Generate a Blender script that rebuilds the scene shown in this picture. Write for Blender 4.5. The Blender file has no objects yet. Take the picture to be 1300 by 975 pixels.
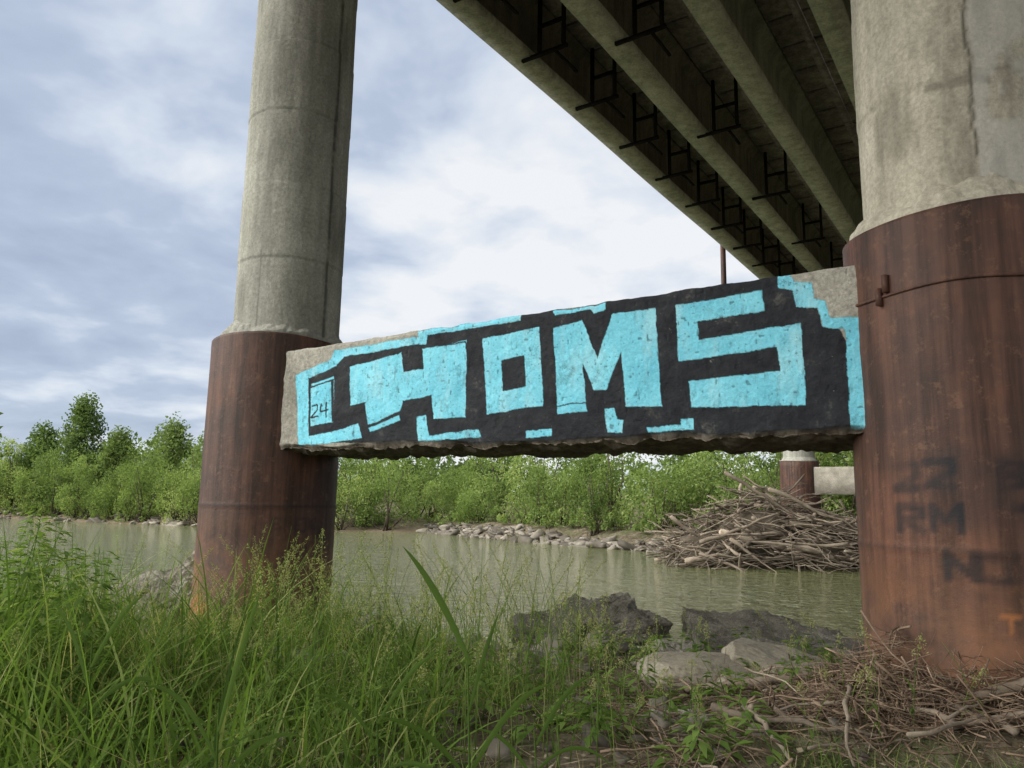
import bpy, bmesh, math, random
import numpy as np
from mathutils import Vector, Matrix
rng = np.random.default_rng(7)
random.seed(7)
scene = bpy.context.scene
CZ = 2.3

# ------------------------------------------------------------------ noise
def _h(ix, iy, iz, seed):
    n = (ix.astype(np.int64)*374761393 + iy.astype(np.int64)*668265263 + iz.astype(np.int64)*2147483647 + seed*1274126177) & 0xffffffff
    n = ((n ^ (n >> 13)) * 1274126177) & 0xffffffff
    n = ((n ^ (n >> 16)) * 2246822519) & 0xffffffff
    return ((n ^ (n >> 15)) & 0xffffff) / float(0xffffff)
def vnoise(p, seed=0):
    p = np.asarray(p, float)
    i = np.floor(p).astype(np.int64); f = p - i; f = f*f*(3-2*f)
    x, y, z = i[:, 0], i[:, 1], i[:, 2]
    r = 0
    for dx in (0, 1):
        for dy in (0, 1):
            for dz in (0, 1):
                w = (f[:, 0] if dx else 1-f[:, 0])*(f[:, 1] if dy else 1-f[:, 1])*(f[:, 2] if dz else 1-f[:, 2])
                r = r + w*_h(x+dx, y+dy, z+dz, seed)
    return r*2-1
def fbm(p, o=4, seed=0):
    a = 1; s = 0; t = 0; p = np.asarray(p, float)
    for k in range(o):
        s = s + a*vnoise(p*(2.03**k)+k*17.3, seed+k); t += a; a *= .5
    return s/t
def ss(a, b, x):
    t = np.clip((x-a)/(b-a), 0, 1); return t*t*(3-2*t)

# ------------------------------------------------------------------ mesh helpers
def mesh_np(name, v, f, mat=None, attrs=None, smooth=False, parent=None):
    v = np.asarray(v, np.float32); f = np.asarray(f, np.int32)
    me = bpy.data.meshes.new(name)
    k = f.shape[1]
    me.vertices.add(len(v)); me.vertices.foreach_set('co', v.ravel())
    me.loops.add(f.size); me.loops.foreach_set('vertex_index', f.ravel())
    me.polygons.add(len(f))
    me.polygons.foreach_set('loop_start', np.arange(len(f), dtype=np.int32)*k)
    me.update(calc_edges=True)
    if smooth: me.polygons.foreach_set('use_smooth', np.ones(len(f), bool))
    if attrs:
        for an, av in attrs.items():
            a = me.attributes.new(an, 'FLOAT', 'POINT'); a.data.foreach_set('value', np.asarray(av, np.float32))
    if mat: me.materials.append(mat)
    me.validate()
    ob = bpy.data.objects.new(name, me); scene.collection.objects.link(ob)
    if parent: ob.parent = parent
    return ob
def empty(name):
    e = bpy.data.objects.new(name, None); scene.collection.objects.link(e); return e
def grid_faces(nu, nv, wrap_u=False, wrap_v=False):
    a = np.arange(nu*nv).reshape(nu, nv)
    if wrap_u: a = np.vstack([a, a[:1]])
    if wrap_v: a = np.hstack([a, a[:, :1]])
    return np.stack([a[:-1, :-1].ravel(), a[1:, :-1].ravel(), a[1:, 1:].ravel(), a[:-1, 1:].ravel()], 1)

class Acc:
    def __init__(s): s.v = []; s.f = []; s.n = 0; s.t = []
    def add(s, v, f, t=0.5):
        s.v.append(np.asarray(v, float)); s.f.append(np.asarray(f)+s.n); s.n += len(v)
        s.t.append(np.full(len(v), t) if np.isscalar(t) else t)
    def box(s, c, ax, ay, az, t=.5):
        c = np.array(c, float); ax, ay, az = [np.array(a, float) for a in (ax, ay, az)]
        v = [c+i*ax+j*ay+k*az for i in (-.5, .5) for j in (-.5, .5) for k in (-.5, .5)]
        s.add(v, [[0, 1, 3, 2], [4, 6, 7, 5], [0, 4, 5, 1], [2, 3, 7, 6], [0, 2, 6, 4], [1, 5, 7, 3]], t)
    def tube(s, pts, rad, sides=6, t=.5, rough=0):
        pts = np.asarray(pts, float); n = len(pts); rad = np.broadcast_to(rad, (n,))
        tan = np.gradient(pts, axis=0); tan /= np.linalg.norm(tan, axis=1)[:, None]+1e-9
        ref = np.array([0, 0, 1.]) if abs(tan[0, 2]) < .9 else np.array([1., 0, 0])
        a = np.cross(tan, ref); a /= np.linalg.norm(a, axis=1)[:, None]+1e-9
        b = np.cross(tan, a)
        th = np.linspace(0, 2*np.pi, sides, endpoint=False)
        rr = rad[:, None]*(1+rough*rng.normal(size=(n, sides)))
        v = pts[:, None, :] + rr[..., None]*(np.cos(th)[None, :, None]*a[:, None, :]+np.sin(th)[None, :, None]*b[:, None, :])
        f = grid_faces(n, sides, wrap_v=True)
        v = v.reshape(-1, 3)
        v = np.vstack([v, pts[0:1]-tan[0]*rad[0]*.5, pts[-1:]+tan[-1]*rad[-1]*.8])
        caps = []
        m = n*sides
        for k in range(0, sides, 2):
            caps.append([k, (k+1) % sides, (k+2) % sides, m]); 
            o = (n-1)*sides
            caps.append([o+(k+2) % sides, o+(k+1) % sides, o+k, m+1])
        s.add(v, np.vstack([f, caps]), t)
    def make(s, name, mat, smooth=False, parent=None):
        return mesh_np(name, np.vstack(s.v), np.vstack(s.f), mat, {'tint': np.concatenate(s.t)}, smooth, parent)

# ------------------------------------------------------------------ materials
class M:
    def __init__(s, name):
        s.m = bpy.data.materials.new(name); s.m.use_nodes = True; s.nt = s.m.node_tree
        s.b = s.nt.nodes['Principled BSDF']; s.out = s.nt.nodes['Material Output']
        s.tc = s.nt.nodes.new('ShaderNodeTexCoord')
    def n(s, t, **k):
        nd = s.nt.nodes.new(t)
        for a, b in k.items(): setattr(nd, a, b)
        return nd
    def l(s, a, b): s.nt.links.new(a, b)
    def mapping(s, sc=(1, 1, 1)):
        m = s.n('ShaderNodeMapping'); m.inputs['Scale'].default_value = sc
        s.l(s.tc.outputs['Object'], m.inputs['Vector']); return m.outputs[0]
    def noise(s, scale, detail=6, vec=None, rough=.55, dist=0):
        nd = s.n('ShaderNodeTexNoise'); nd.inputs['Scale'].default_value = scale
        nd.inputs['Detail'].default_value = min(detail, 4); nd.inputs['Roughness'].default_value = rough
        nd.inputs['Distortion'].default_value = dist
        s.l(vec or s.tc.outputs['Object'], nd.inputs['Vector']); return nd.outputs['Fac']
    def ramp(s, fac, stops):
        r = s.n('ShaderNodeValToRGB'); e = r.color_ramp.elements
        while len(e) < len(stops): e.new(.5)
        for el, (p, c) in zip(e, stops):
            el.position = p
            if np.isscalar(c): c = (c, c, c)
            el.color = (*c, 1)
        s.l(fac, r.inputs[0]); return r.outputs[0]
    def mix(s, fac, a, b, mode='MIX'):
        x = s.n('ShaderNodeMix', data_type='RGBA', blend_type=mode)
        for inp, val in ((x.inputs[0], fac), (x.inputs[6], a), (x.inputs[7], b)):
            if isinstance(val, (int, float)): inp.default_value = val
            elif isinstance(val, tuple): inp.default_value = (*val, 1)
            else: s.l(val, inp)
        return x.outputs[2]
    def math(s, op, a, b=0.0):
        x = s.n('ShaderNodeMath', operation=op)
        for i, val in enumerate((a, b)):
            if isinstance(val, (int, float)): x.inputs[i].default_value = val
            else: s.l(val, x.inputs[i])
        return x.outputs[0]
    def attr(s, name):
        a = s.n('ShaderNodeAttribute'); a.attribute_name = name; return a.outputs['Fac']
    def posz(s):
        g = s.n('ShaderNodeNewGeometry'); x = s.n('ShaderNodeSeparateXYZ'); s.l(g.outputs['Position'], x.inputs[0]); return x.outputs[2]
    def mr(s, v, a, b):
        x = s.n('ShaderNodeMapRange'); x.inputs['From Min'].default_value = a; x.inputs['From Max'].default_value = b; s.l(v, x.inputs['Value']); return x.outputs[0]
    def bump(s, h, strength=.3, dist=.02, prev=None):
        b = s.n('ShaderNodeBump'); b.inputs['Strength'].default_value = strength; b.inputs['Distance'].default_value = dist
        s.l(h, b.inputs['Height'])
        if prev: s.l(prev, b.inputs['Normal'])
        return b.outputs[0]
    def matte(s, col, nor=None):
        d = s.n('ShaderNodeBsdfDiffuse'); s.l(col, d.inputs['Color'])
        if nor: s.l(nor, d.inputs['Normal'])
        s.l(d.outputs[0], s.out.inputs[0]); s.nt.nodes.remove(s.b); return s.m
    def fin(s, col, rough=.9, nor=None, spec=.3):
        if isinstance(col, tuple): s.b.inputs['Base Color'].default_value = (*col, 1)
        else: s.l(col, s.b.inputs['Base Color'])
        if isinstance(rough, (int, float)): s.b.inputs['Roughness'].default_value = rough
        else: s.l(rough, s.b.inputs['Roughness'])
        s.b.inputs['Specular IOR Level'].default_value = spec
        if nor: s.l(nor, s.b.inputs['Normal'])
        return s.m

def concrete(name, c1, c2, streak=.5, sc=1.0, marks=False, pit=True, tinted=False, contrast=1.0):
    m = M(name)
    base = m.ramp(m.noise(1.1*sc, 4, rough=.65), [(.3, c1), (.7, c2)])
    fine = m.ramp(m.noise(30*sc, 4, rough=.75), [(.3, 1-.30*contrast), (.7, 1+.18*contrast)])
    col = m.mix(1.0, base, fine, 'MULTIPLY')
    if streak:
        st = m.ramp(m.noise(1.6, 4, m.mapping((3.5, 3.5, .35)), .65), [(.38, 1-streak), (.62, 1.0)])
        col = m.mix(1.0, col, st, 'MULTIPLY')
    if marks:
        col = m.mix(m.attr('mark'), col, tuple(c*.3 for c in c1))
        col = m.mix(m.attr('light'), col, tuple(min(c*1.35, .6) for c in c2))
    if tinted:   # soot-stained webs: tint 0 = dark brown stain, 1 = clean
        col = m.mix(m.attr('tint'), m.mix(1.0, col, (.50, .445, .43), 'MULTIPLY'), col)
    nb = m.bump(m.noise(20*sc, 4, rough=.75), .5*contrast if pit else .2, .02)
    return m.matte(col, nb)

MAT_SHAFT = concrete('shaft_concrete', (.27, .268, .235), (.40, .398, .355), .25, marks=True)
MAT_SHAFT2 = concrete('shaft_concrete_beige', (.40, .37, .30), (.60, .565, .475), .25, marks=True)
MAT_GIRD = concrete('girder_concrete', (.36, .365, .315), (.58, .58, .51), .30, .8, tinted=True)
MAT_SLAB = concrete('deck_soffit_concrete', (.29, .26, .245), (.42, .385, .36), .40, .6)
MAT_RUBBLE = concrete('rubble_concrete', (.17, .155, .13), (.37, .345, .295), 0, 2.0, contrast=1.6)
MAT_DARKRUB = concrete('weathered_concrete', (.095, .085, .072), (.28, .26, .22), 0, 1.9, contrast=2.0)
MAT_BOULD = concrete('smooth_boulder', (.21, .19, .15), (.35, .32, .26), 0, 1.8, pit=False)

def rust():
    m = M('rusty_steel')
    base = m.ramp(m.noise(1.3, 4, rough=.65), [(.3, (.034, .021, .018)), (.52, (.062, .031, .023)), (.74, (.108, .046, .028))])
    st = m.ramp(m.noise(2.2, 4, m.mapping((5, 5, .28)), rough=.65), [(.35, .5), (.65, 1.5)])
    col = m.mix(1.0, base, st, 'MULTIPLY')
    sp = m.ramp(m.noise(9, 4, rough=.8), [(.56, 0.), (.68, 1.)])
    col = m.mix(m.math('MULTIPLY', sp, .45), col, (.17, .09, .055))
    z = m.posz()
    on = m.ramp(m.noise(2.1, 4, rough=.7), [(.42, 0.), (.62, 1.)])
    col = m.mix(m.math('MULTIPLY', m.math('MULTIPLY', m.mr(z, 2.3, .8), on), .75), col, (.27, .115, .048))
    col = m.mix(m.math('MULTIPLY', m.mr(z, 1.9, .7), .5), col, (.21, .13, .09))
    col = m.mix(m.attr('mark'), col, (.010, .009, .012))
    col = m.mix(m.attr('light'), col, (.42, .16, .05))
    nb = m.bump(m.noise(22, 4, rough=.8), .4, .012)
    return m.fin(col, .62, nb, .3)
MAT_RUST = rust()
def simple(name, c1, c2, scale, bs=.3, bscale=None):
    m = M(name); col = m.ramp(m.noise(scale, 4, None, rough=.65), [(.3, c1), (.7, c2)])
    t = m.ramp(m.attr('tint'), [(0., .40), (1., 1.5)])
    col = m.mix(1.0, col, t, 'MULTIPLY')
    return m.matte(col, m.bump(m.noise(bscale or scale*4, 3), bs, .02))
MAT_WOOD = simple('driftwood', (.145, .115, .09), (.32, .27, .215), 3, .5, 20)
MAT_TWIG = simple('dead_twigs', (.13, .09, .065), (.28, .21, .155), 4, .4, 30)
MAT_BARK = simple('bark', (.06, .05, .038), (.12, .10, .08), 4)
MAT_IRON = simple('bracket_steel', (.012, .012, .013), (.03, .026, .024), 6)
MAT_ROCK = simple('shore_rock', (.13, .115, .097), (.31, .28, .24), 1.1, .5, 7)

def leafmat(name, dark, light, yellow, trans=.35):
    m = M(name)
    col = m.ramp(m.attr('tint'), [(0., dark), (.6, light), (1., yellow)])
    d = m.n('ShaderNodeBsdfDiffuse'); m.l(col, d.inputs[0])
    tr = m.n('ShaderNodeBsdfTranslucent'); m.l(m.mix(1.0, col, (1.2, 1.25, .65), 'MULTIPLY'), tr.inputs[0])
    mx = m.n('ShaderNodeMixShader'); mx.inputs[0].default_value = trans
    m.l(d.outputs[0], mx.inputs[1]); m.l(tr.outputs[0], mx.inputs[2]); m.l(mx.outputs[0], m.out.inputs[0])
    m.nt.nodes.remove(m.b)
    return m.m
MAT_LEAF = leafmat('willow_leaves', (.075, .115, .038), (.195, .27, .09), (.33, .39, .16), .45)
MAT_LEAF2 = leafmat('poplar_leaves', (.05, .085, .033), (.115, .17, .06), (.20, .26, .10), .4)
MAT_GRASS = leafmat('grass_blades', (.05, .09, .022), (.15, .235, .055), (.42, .39, .20), .42)
MAT_WEED = leafmat('weed_leaves', (.065, .115, .03), (.16, .25, .065), (.30, .36, .12), .4)
MAT_LITTER = leafmat('dead_leaves', (.08, .06, .04), (.22, .17, .11), (.50, .44, .34), .1)

# ------------------------------------------------------------------ terrain
NX = [-700, -60, -20, -6, -2, 2, 5, 10, 20, 60, 700]; NY = [90, 30, 16, 12, 11, 10.4, 10.3, 11, 12, 15, 60]
FX = [-700, -120, -44, -27, -12.4, -6, -2, 2.3, 7.2, 10, 14.5, 25, 60, 700]
FY = [260, 95, 70, 62, 56, 57, 50, 44, 38, 31.5, 31, 30, 27, 10+70]
def ynear(x): return np.interp(x, NX, NY)
def yfar(x): return np.interp(x, FX, FY)
def gz(x, y, fine=True):
    x = np.atleast_1d(np.asarray(x, float)); y = np.atleast_1d(np.asarray(y, float))
    p = np.stack([x, y, np.zeros_like(x)], 1)
    w = fbm(p*.5, 3, 3)*.5
    dn = ynear(x)-y+w; df = y-yfar(x)+fbm(p*.25, 3, 9)*1.5
    zn = .80*ss(0, 2.8, dn)+.012*np.clip(dn-3, 0, 80)
    zf = .9*ss(0, 4, df)+.012*np.clip(df-4, 0, 120)
    zr = -.9*np.minimum(ss(0, 3, -dn), ss(0, 3, -df))
    z = np.where(dn > 0, zn, np.where(df > 0, zf, zr))
    z = z + .58*np.exp(-(((x-3.9)/1.6)**2+((y-4.7)/1.5)**2))
    land = ss(0, 1.2, np.maximum(dn, df))
    z = z+land*(fbm(p*.8, 4, 21)*.09+(fbm(p*4, 3, 5)*.035 if fine else 0))
    far = ss(120, 600, np.hypot(x, y))
    return z + land*far*(fbm(p*.006, 3, 4)*12+6)
def sinhs(n, R, k, c=0):
    u = np.linspace(-1, 1, n); return c+R*np.sinh(k*u)/np.sinh(k)
gx = sinhs(420, 1500, 7.3); gy = sinhs(420, 1500, 7.3, 8)
X, Y = np.meshgrid(gx, gy, indexing='ij')
Z = gz(X.ravel(), Y.ravel())
def ground_mat():
    m = M('riverbank_soil')
    c = m.ramp(m.noise(3.0, 4, rough=.75), [(.32, (.06, .05, .034)), (.5, (.125, .104, .074)), (.7, (.225, .195, .145))])
    g = m.ramp(m.noise(.7, 4, rough=.75), [(.50, 0.), (.66, .7)])
    z = m.posz()
    c = m.mix(m.math('MULTIPLY', g, m.mr(z, .2, .6)), c, (.06, .085, .03))
    c = m.mix(m.math('MULTIPLY', m.mr(z, .35, 0.), .7), c, (.20, .155, .115))
    return m.matte(c, m.bump(m.noise(14, 4, rough=.8), .8, .05))
mesh_np('ground', np.stack([X.ravel(), Y.ravel(), Z], 1), grid_faces(420, 420), ground_mat(), smooth=True)

def water_mat():
    m = M('river_water')
    c = m.ramp(m.noise(.06, 3), [(.3, (.105, .115, .052)), (.7, (.15, .152, .075))])
    v1 = m.mapping((.45, 1.0, 1))
    n1 = m.noise(2.6, 3, v1, .6, .9); n2 = m.noise(7.5, 2, v1, .55, .6); n0 = m.noise(.6, 2, v1, .5, .5)
    nb = m.bump(n0, .6, .3); nb = m.bump(n1, 1.0, .26, nb); nb = m.bump(n2, 1.0, .085, nb)
    m.b.inputs['IOR'].default_value = 1.33
    return m.fin(c, .05, nb, .6)
mesh_np('water', [[-1500, -1500, 0], [1500, -1500, 0], [1500, 1500, 0], [-1500, 1500, 0]], [[0, 1, 2, 3]], water_mat())

# ------------------------------------------------------------------ pillars
CL = np.array([-2.88, 9.07]); CR = np.array([3.24, 5.2])
RC, RS, RIM = .78, .63, 4.25
def revolve(name, c, rows, nth, mat, parent, disp=None, attrs=None):
    rows = np.asarray(rows, float); n = len(rows); th = np.linspace(0, 2*np.pi, nth, endpoint=False)
    T, I = np.meshgrid(th, np.arange(n), indexing='ij')
    r = rows[I, 0]; z = rows[I, 1].copy()
    T = T.ravel(); r = r.ravel(); z = z.ravel()
    if disp is not None: r, z = disp(T, r, z)
    v = np.stack([c[0]+r*np.cos(T), c[1]+r*np.sin(T), z], 1)
    a = attrs(T, z) if attrs else {'mark': np.zeros(len(z)), 'light': np.zeros(len(z))}
    return mesh_np(name, v, grid_faces(nth, n, wrap_u=True), mat, a, True, parent)
def segs(T, z, th0, r, strokes, w):
    a = ((T-th0+np.pi) % (2*np.pi)-np.pi)*r
    m = np.zeros_like(a)
    for (x0, z0, x1, z1) in strokes:
        dx, dz = x1-x0, z1-z0; L = dx*dx+dz*dz+1e-9
        t = np.clip(((a-x0)*dx+(z-z0)*dz)/L, 0, 1)
        d = np.hypot(a-x0-t*dx, z-z0-t*dz)
        m = np.maximum(m, 1-ss(w*.4, w*1.5, d))
    return m
SEG = {'A': (0, 0, 0, 1, 0, 1, 1, 1, 1, 1, 1, 0, 0, .5, 1, .5), '2': (0, 1, 1, 1, 1, 1, 1, .55, 1, .55, 0, 0, 0, 0, 1, 0),
       'B': (0, 0, 0, 1, 0, 1, .8, .9, .8, .9, .7, .5, .7, .5, 1, .2, 1, .2, 0, 0, 0, .5, .7, .5), 'I': (.5, 0, .5, 1),
       'N': (0, 0, 0, 1, 0, 1, 1, 0, 1, 0, 1, 1), 'O': (0, 0, 0, 1, 0, 1, 1, 1, 1, 1, 1, 0, 1, 0, 0, 0), 'T': (.5, 0, .5, 1, 0, 1, 1, 1),
       'R': (0, 0, 0, 1, 0, 1, 1, .9, 1, .9, 1, .55, 1, .55, 0, .5, 0, .5, 1, 0), 'M': (0, 0, 0, 1, 0, 1, .5, .4, .5, .4, 1, 1, 1, 1, 1, 0), 'K': (0, 0, 0, 1, 0, .5, 1, 1, 0, .5, 1, 0)}
def word(txt, x, z, w, h, gap=.05):
    out = []
    for ch in txt:
        if ch in SEG:
            s = SEG[ch]; jx, jz = rng.normal(0, .012, 2)
            for i in range(0, len(s), 4): out.append((x+s[i]*w+jx, z+s[i+1]*h+jz, x+s[i+2]*w+jx, z+s[i+3]*h+jz*.5))
        x += w+gap
    return out

def pillar(c, shaft_c, ztop, detail, seed, mat, cas_attr=None, sh_attr=None, base=-1.0, rim=RIM, seam=3.0):
    P = empty('bridge_pillar')
    nth = 220 if detail else 32
    nz = 190 if detail else 24
    zs = np.linspace(base, rim, nz)
    def cd(T, r, z):
        p = np.stack([np.cos(T)*1.2, np.sin(T)*1.2, z*1.1], 1)
        r = r+fbm(p, 3, seed)*.012+fbm(p*6, 3, seed)*.002
        r = r+.008*np.exp(-((z-seam)/.012)**2)
        return r, z+.02*np.sin(T*2+seed)*ss(rim-.3, rim, z)
    revolve('steel_casing', c, [(RC, z) for z in zs]+[(RC-.02, rim+.002), (RC-.03, rim-.03)], nth, MAT_RUST, P, cd, cas_attr)
    def kd(T, r, z):
        p = np.stack([np.cos(T)*3, np.sin(T)*3, z*4], 1)
        n = fbm(p*1.3, 4, seed+3)
        k = ss(rim-.05, rim+.05, z)
        return r+n*.06*k, z+n*.09*k
    off = np.array(shaft_c)-np.array(c); oo = np.hypot(*off)*.4
    zc = np.linspace(0, 1, 14)
    prof_r = np.interp(zc, [0, .12, .22, .4, .7, 1], [RC-.045-oo, RC-.04-oo, RC-.06, RS+.06, RS+.015, RS-.05])
    prof_z = np.interp(zc, [0, .12, .22, .4, .7, 1], [rim-.05, rim+.01, rim+.05, rim+.08, rim+.15, rim+.21])
    revolve('mortar_collar', np.array(c)+off*.4, list(zip(prof_r, prof_z)), nth, mat, P, kd if detail else None)
    zs = np.linspace(rim-.05, ztop, 300 if detail else 20)
    def sd(T, r, z):
        p = np.stack([np.cos(T)*1.5, np.sin(T)*1.5, z], 1)
        r = r+fbm(p, 3, seed+5)*.006+fbm(p*9, 3, seed+6)*.0025
        ph = (z-rim-.02)/.93; fr = np.abs(ph-np.round(ph))*.93
        r = r-.005*np.exp(-(fr/.012)**2)+.006*((np.floor(ph) % 2)-.5)
        return r, z
    revolve('concrete_shaft', shaft_c, [(RS, z) for z in zs], nth, mat, P, sd if detail else None, sh_attr)
    return P

def facing(c): return math.atan2(-c[1], -c[0])
fL, fR = facing(CL), facing(CR)
def ring_marks(T, z, rim, seed):
    ph = (z-rim-.02)/.93; fr = np.abs(ph-np.round(ph))*.93
    p = np.stack([np.cos(T)*3, np.sin(T)*3, z*3], 1)
    return .75*np.exp(-(fr/.014)**2)*np.clip(.5+fbm(p, 3, seed), 0, 1)
RIML = 4.15
def shaftL_attr(T, z):
    p = np.stack([np.cos(T), np.sin(T), z*2.5], 1)
    a = ((T-fL-math.radians(41)+np.pi) % (2*np.pi)-np.pi)*RS + fbm(p, 3, 40)*.02
    s = (1-ss(.012, .028, np.abs(a)))*np.clip(.75+fbm(p*4, 3, 8)*1.2, 0, 1)
    halo = .35*np.exp(-(a/.05)**2)
    a2 = ((T-fL+math.radians(34)+np.pi) % (2*np.pi)-np.pi)*RS
    s2 = (1-ss(.004, .012, np.abs(a2)))*.5*(z < 5.2)
    blot = .35*ss(.15, .5, fbm(np.stack([np.cos(T)*3, np.sin(T)*3, z*.9], 1), 4, 66))
    return {'mark': np.clip(np.maximum(np.maximum(np.maximum(s, s2), ring_marks(T, z, RIML, 5)), blot)+halo, 0, 1)*.9, 'light': blot*0}
def shaftR_attr(T, z):
    p = np.stack([np.cos(T), np.sin(T), z*2.5], 1)
    a = ((T-fR-math.radians(12)+np.pi) % (2*np.pi)-np.pi)*RS
    acr = a + fbm(p*2, 4, 44)*.05
    s = (1-ss(.004, .014, np.abs(acr)))*(z > 4.6)
    q = fbm(np.stack([np.cos(T)*3, np.sin(T)*3, z*3], 1), 4, 31)
    patch = ss(0, .03, acr)*ss(-.1, .15, q+.25)*.6
    pd = (1-ss(.02, .05, np.abs(z-5.15-q*.06)))*(np.abs(a+.08) < .2)*.6
    blot = .45*ss(.1, .5, fbm(np.stack([np.cos(T)*4, np.sin(T)*4, z*1.6], 1), 5, 36))
    return {'mark': np.clip(np.maximum(np.maximum(np.maximum(s, pd), ring_marks(T, z, RIM, 9)*.5), blot), 0, 1), 'light': patch*.6}
def casL_attr(T, z):
    m = segs(T, z, fL, RC, word('BNOK', .05, 1.95, .1, .13, .04)+word('RI', .25, 1.7, .1, .12, .04), .012)*.4
    w = .6*np.exp(-((z-2.22)/.010)**2)
    q = fbm(np.stack([np.cos(T)*3, np.sin(T)*3, z*3], 1), 4, 77)
    lt = ss(.0, .35, q)*ss(1.8, 1.0, z)*.7*ss(.2, -.5, (T-fL+np.pi) % (2*np.pi)-np.pi)
    return {'mark': np.clip(m+w, 0, 1), 'light': np.clip(lt, 0, 1)}
def casR_attr(T, z):
    st = word('22 BI', -.50, 2.44, .15, .15, .06)+word('RM TB', -.46, 2.17, .15, .15, .06)+word('NOKO', -.2, 1.9, .14, .13, .05)
    q = fbm(np.stack([np.cos(T)*5, np.sin(T)*5, z*5], 1), 4, 12)
    m = segs(T, z, fR, RC, st, .028)*np.clip(.85+q*1.1, 0, 1)*.82
    big = segs(T, z, fR, RC, [(-.1, 2.6, .5, 2.55), (-.05, 2.3, .5, 2.32)], .10)*.3
    w = .7*np.exp(-((z-2.05)/.008)**2)
    l = segs(T, z, fR, RC, word('M', .28, 1.55, .18, .16)+word('T', .06, 1.6, .1, .1), .012)*np.clip(.5+q*2, 0, 1)*.8
    return {'mark': np.clip(m+big+w*.6, 0, 1), 'light': l}
bd = np.array([.565, .825]); bs = np.array([.825, -.565])
HG = 8.0+CZ
CAPB = HG-.62
pillar(CL, CL+np.array([.09, -.03]), CAPB, True, 11, MAT_SHAFT, casL_attr, shaftL_attr, rim=RIML, seam=2.22)
PR = pillar(CR, CR+np.array([.0, .0]), CAPB, True, 23, MAT_SHAFT2, casR_attr, shaftR_attr, seam=2.05)
ac = Acc()
th = np.linspace(0, 2*np.pi, 90)
for zz, rr in ((3.76, .012),):
    pts = np.stack([CR[0]+(RC+.008)*np.cos(th), CR[1]+(RC+.008)*np.sin(th), zz+.03*np.sin(th*1+1.2)+.01*np.sin(5*th)], 1)
    ac.tube(pts, rr, 6)
a0 = fR-math.radians(38)
for da, zz in ((0, 3.72), (.07, 3.8)):
    d = np.array([math.cos(a0+da), math.sin(a0+da), 0]); t = np.array([-d[1], d[0], 0])
    c = np.array([CR[0], CR[1], zz])+d*(RC+.02)
    ac.box(c, d*.05, t*.03, np.array([0, 0, .12]))
so_ = ac.make('steel_strap', MAT_RUST, parent=PR)

far_sets = [(np.array([12.1, 31.5]), 1), (np.array([12.1, 31.5])+bd*27, 2), (np.array([12.1, 31.5])+bd*54, 3)]
bdir = (CR-CL)/np.linalg.norm(CR-CL)
for c0, k in far_sets:
    for j in (0, 1):
        c = c0+bdir*7.24*j
        pillar(c, c, CAPB, False, 30+k*3+j, MAT_SHAFT, rim=RIM-.05)

# ------------------------------------------------------------------ graffiti crossbeam
P0 = np.array([-2.59, 8.34]); P1 = np.array([2.463, 5.175]); LB = np.linalg.norm(P1-P0)
e = (P1-P0)/LB; nrm = np.array([e[1], -e[0]]);  nrm = nrm if nrm@np.array([0, -1]) > 0 else -nrm
def homog(src, dst):
    A = []
    for (x, y), (u, v) in zip(src, dst):
        A.append([x, y, 1, 0, 0, 0, -u*x, -u*y, -u]); A.append([0, 0, 0, x, y, 1, -v*x, -v*y, -v])
    return np.linalg.svd(np.array(A, float))[2][-1].reshape(3, 3)
# survey corners of the painted face -> wall coordinates (0..1)
Hm = homog([(358, 447), (1096, 335), (1097, 549), (355, 572)], [(0, 1), (1, 1), (1, 0), (0, 0)])
def rect(poly):
    q = np.c_[np.array(poly, float), np.ones(len(poly))]@Hm.T
    return q[:, :2]/q[:, 2:]
BLACK = [[(386, 480), (418, 464), (423, 456), (518, 438), (524, 428), (645, 411), (652, 403), (690, 398), (770, 384), (985, 350), (992, 352), (1010, 370), (1012, 392), (1040, 392), (1044, 416), (1068, 418), (1077, 440), (1077, 548), (870, 558), (690, 562), (540, 566), (455, 562), (390, 562)],
         [(640, 403), (700, 395), (700, 420), (640, 420)]]
CYAN = [
 [(373, 478), (386, 471), (388, 485), (391, 552), (394, 564), (379, 565)],
 [(384, 472), (416, 457), (421, 466), (388, 482)],
 [(413, 460), (418, 447), (520, 430), (522, 439), (430, 455), (420, 466)],
 [(520, 423), (648, 402), (648, 410), (532, 428), (530, 440), (521, 440)],
 [(688, 399), (757, 388), (758, 396), (742, 402), (738, 396), (692, 404)],
 [(392, 553), (418, 549), (450, 538), (455, 556), (430, 560), (393, 565)],
 [(520, 530), (531, 527), (536, 553), (596, 544), (600, 554), (522, 560)],
 [(655, 547), (688, 543), (688, 552), (655, 555)],
 [(755, 520), (768, 518), (770, 532), (778, 533), (777, 547), (757, 548)],
 [(808, 541), (852, 538), (852, 531), (868, 530), (869, 543), (810, 547)],
 [(985, 350), (1003, 347), (1008, 358), (1032, 360), (1035, 380), (1050, 383), (1055, 405), (1099, 402), (1099, 548), (1077, 548), (1075, 419), (1045, 416), (1040, 392), (1010, 392), (1008, 370), (987, 368)],
 [(391, 490), (418, 479), (421, 536), (393, 541)],
 [(437, 468), (500, 450), (503, 474), (528, 470), (526, 446), (580, 434), (580, 530), (541, 532), (538, 503), (503, 510), (500, 522), (462, 541), (457, 513), (440, 517)],
 [(462, 544), (499, 528), (500, 534), (464, 549)],
 [(600, 433), (672, 418), (677, 515), (607, 526)],
 [(690, 420), (728, 410), (746, 458), (766, 402), (822, 394), (828, 515), (782, 517), (777, 448), (757, 495), (741, 496), (727, 462), (731, 512), (733, 522), (695, 526)],
 [(849, 391), (965, 371), (967, 397), (877, 411), (878, 434), (1016, 411), (1018, 512), (866, 517), (863, 484), (985, 471), (983, 441), (851, 461)]]
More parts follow.
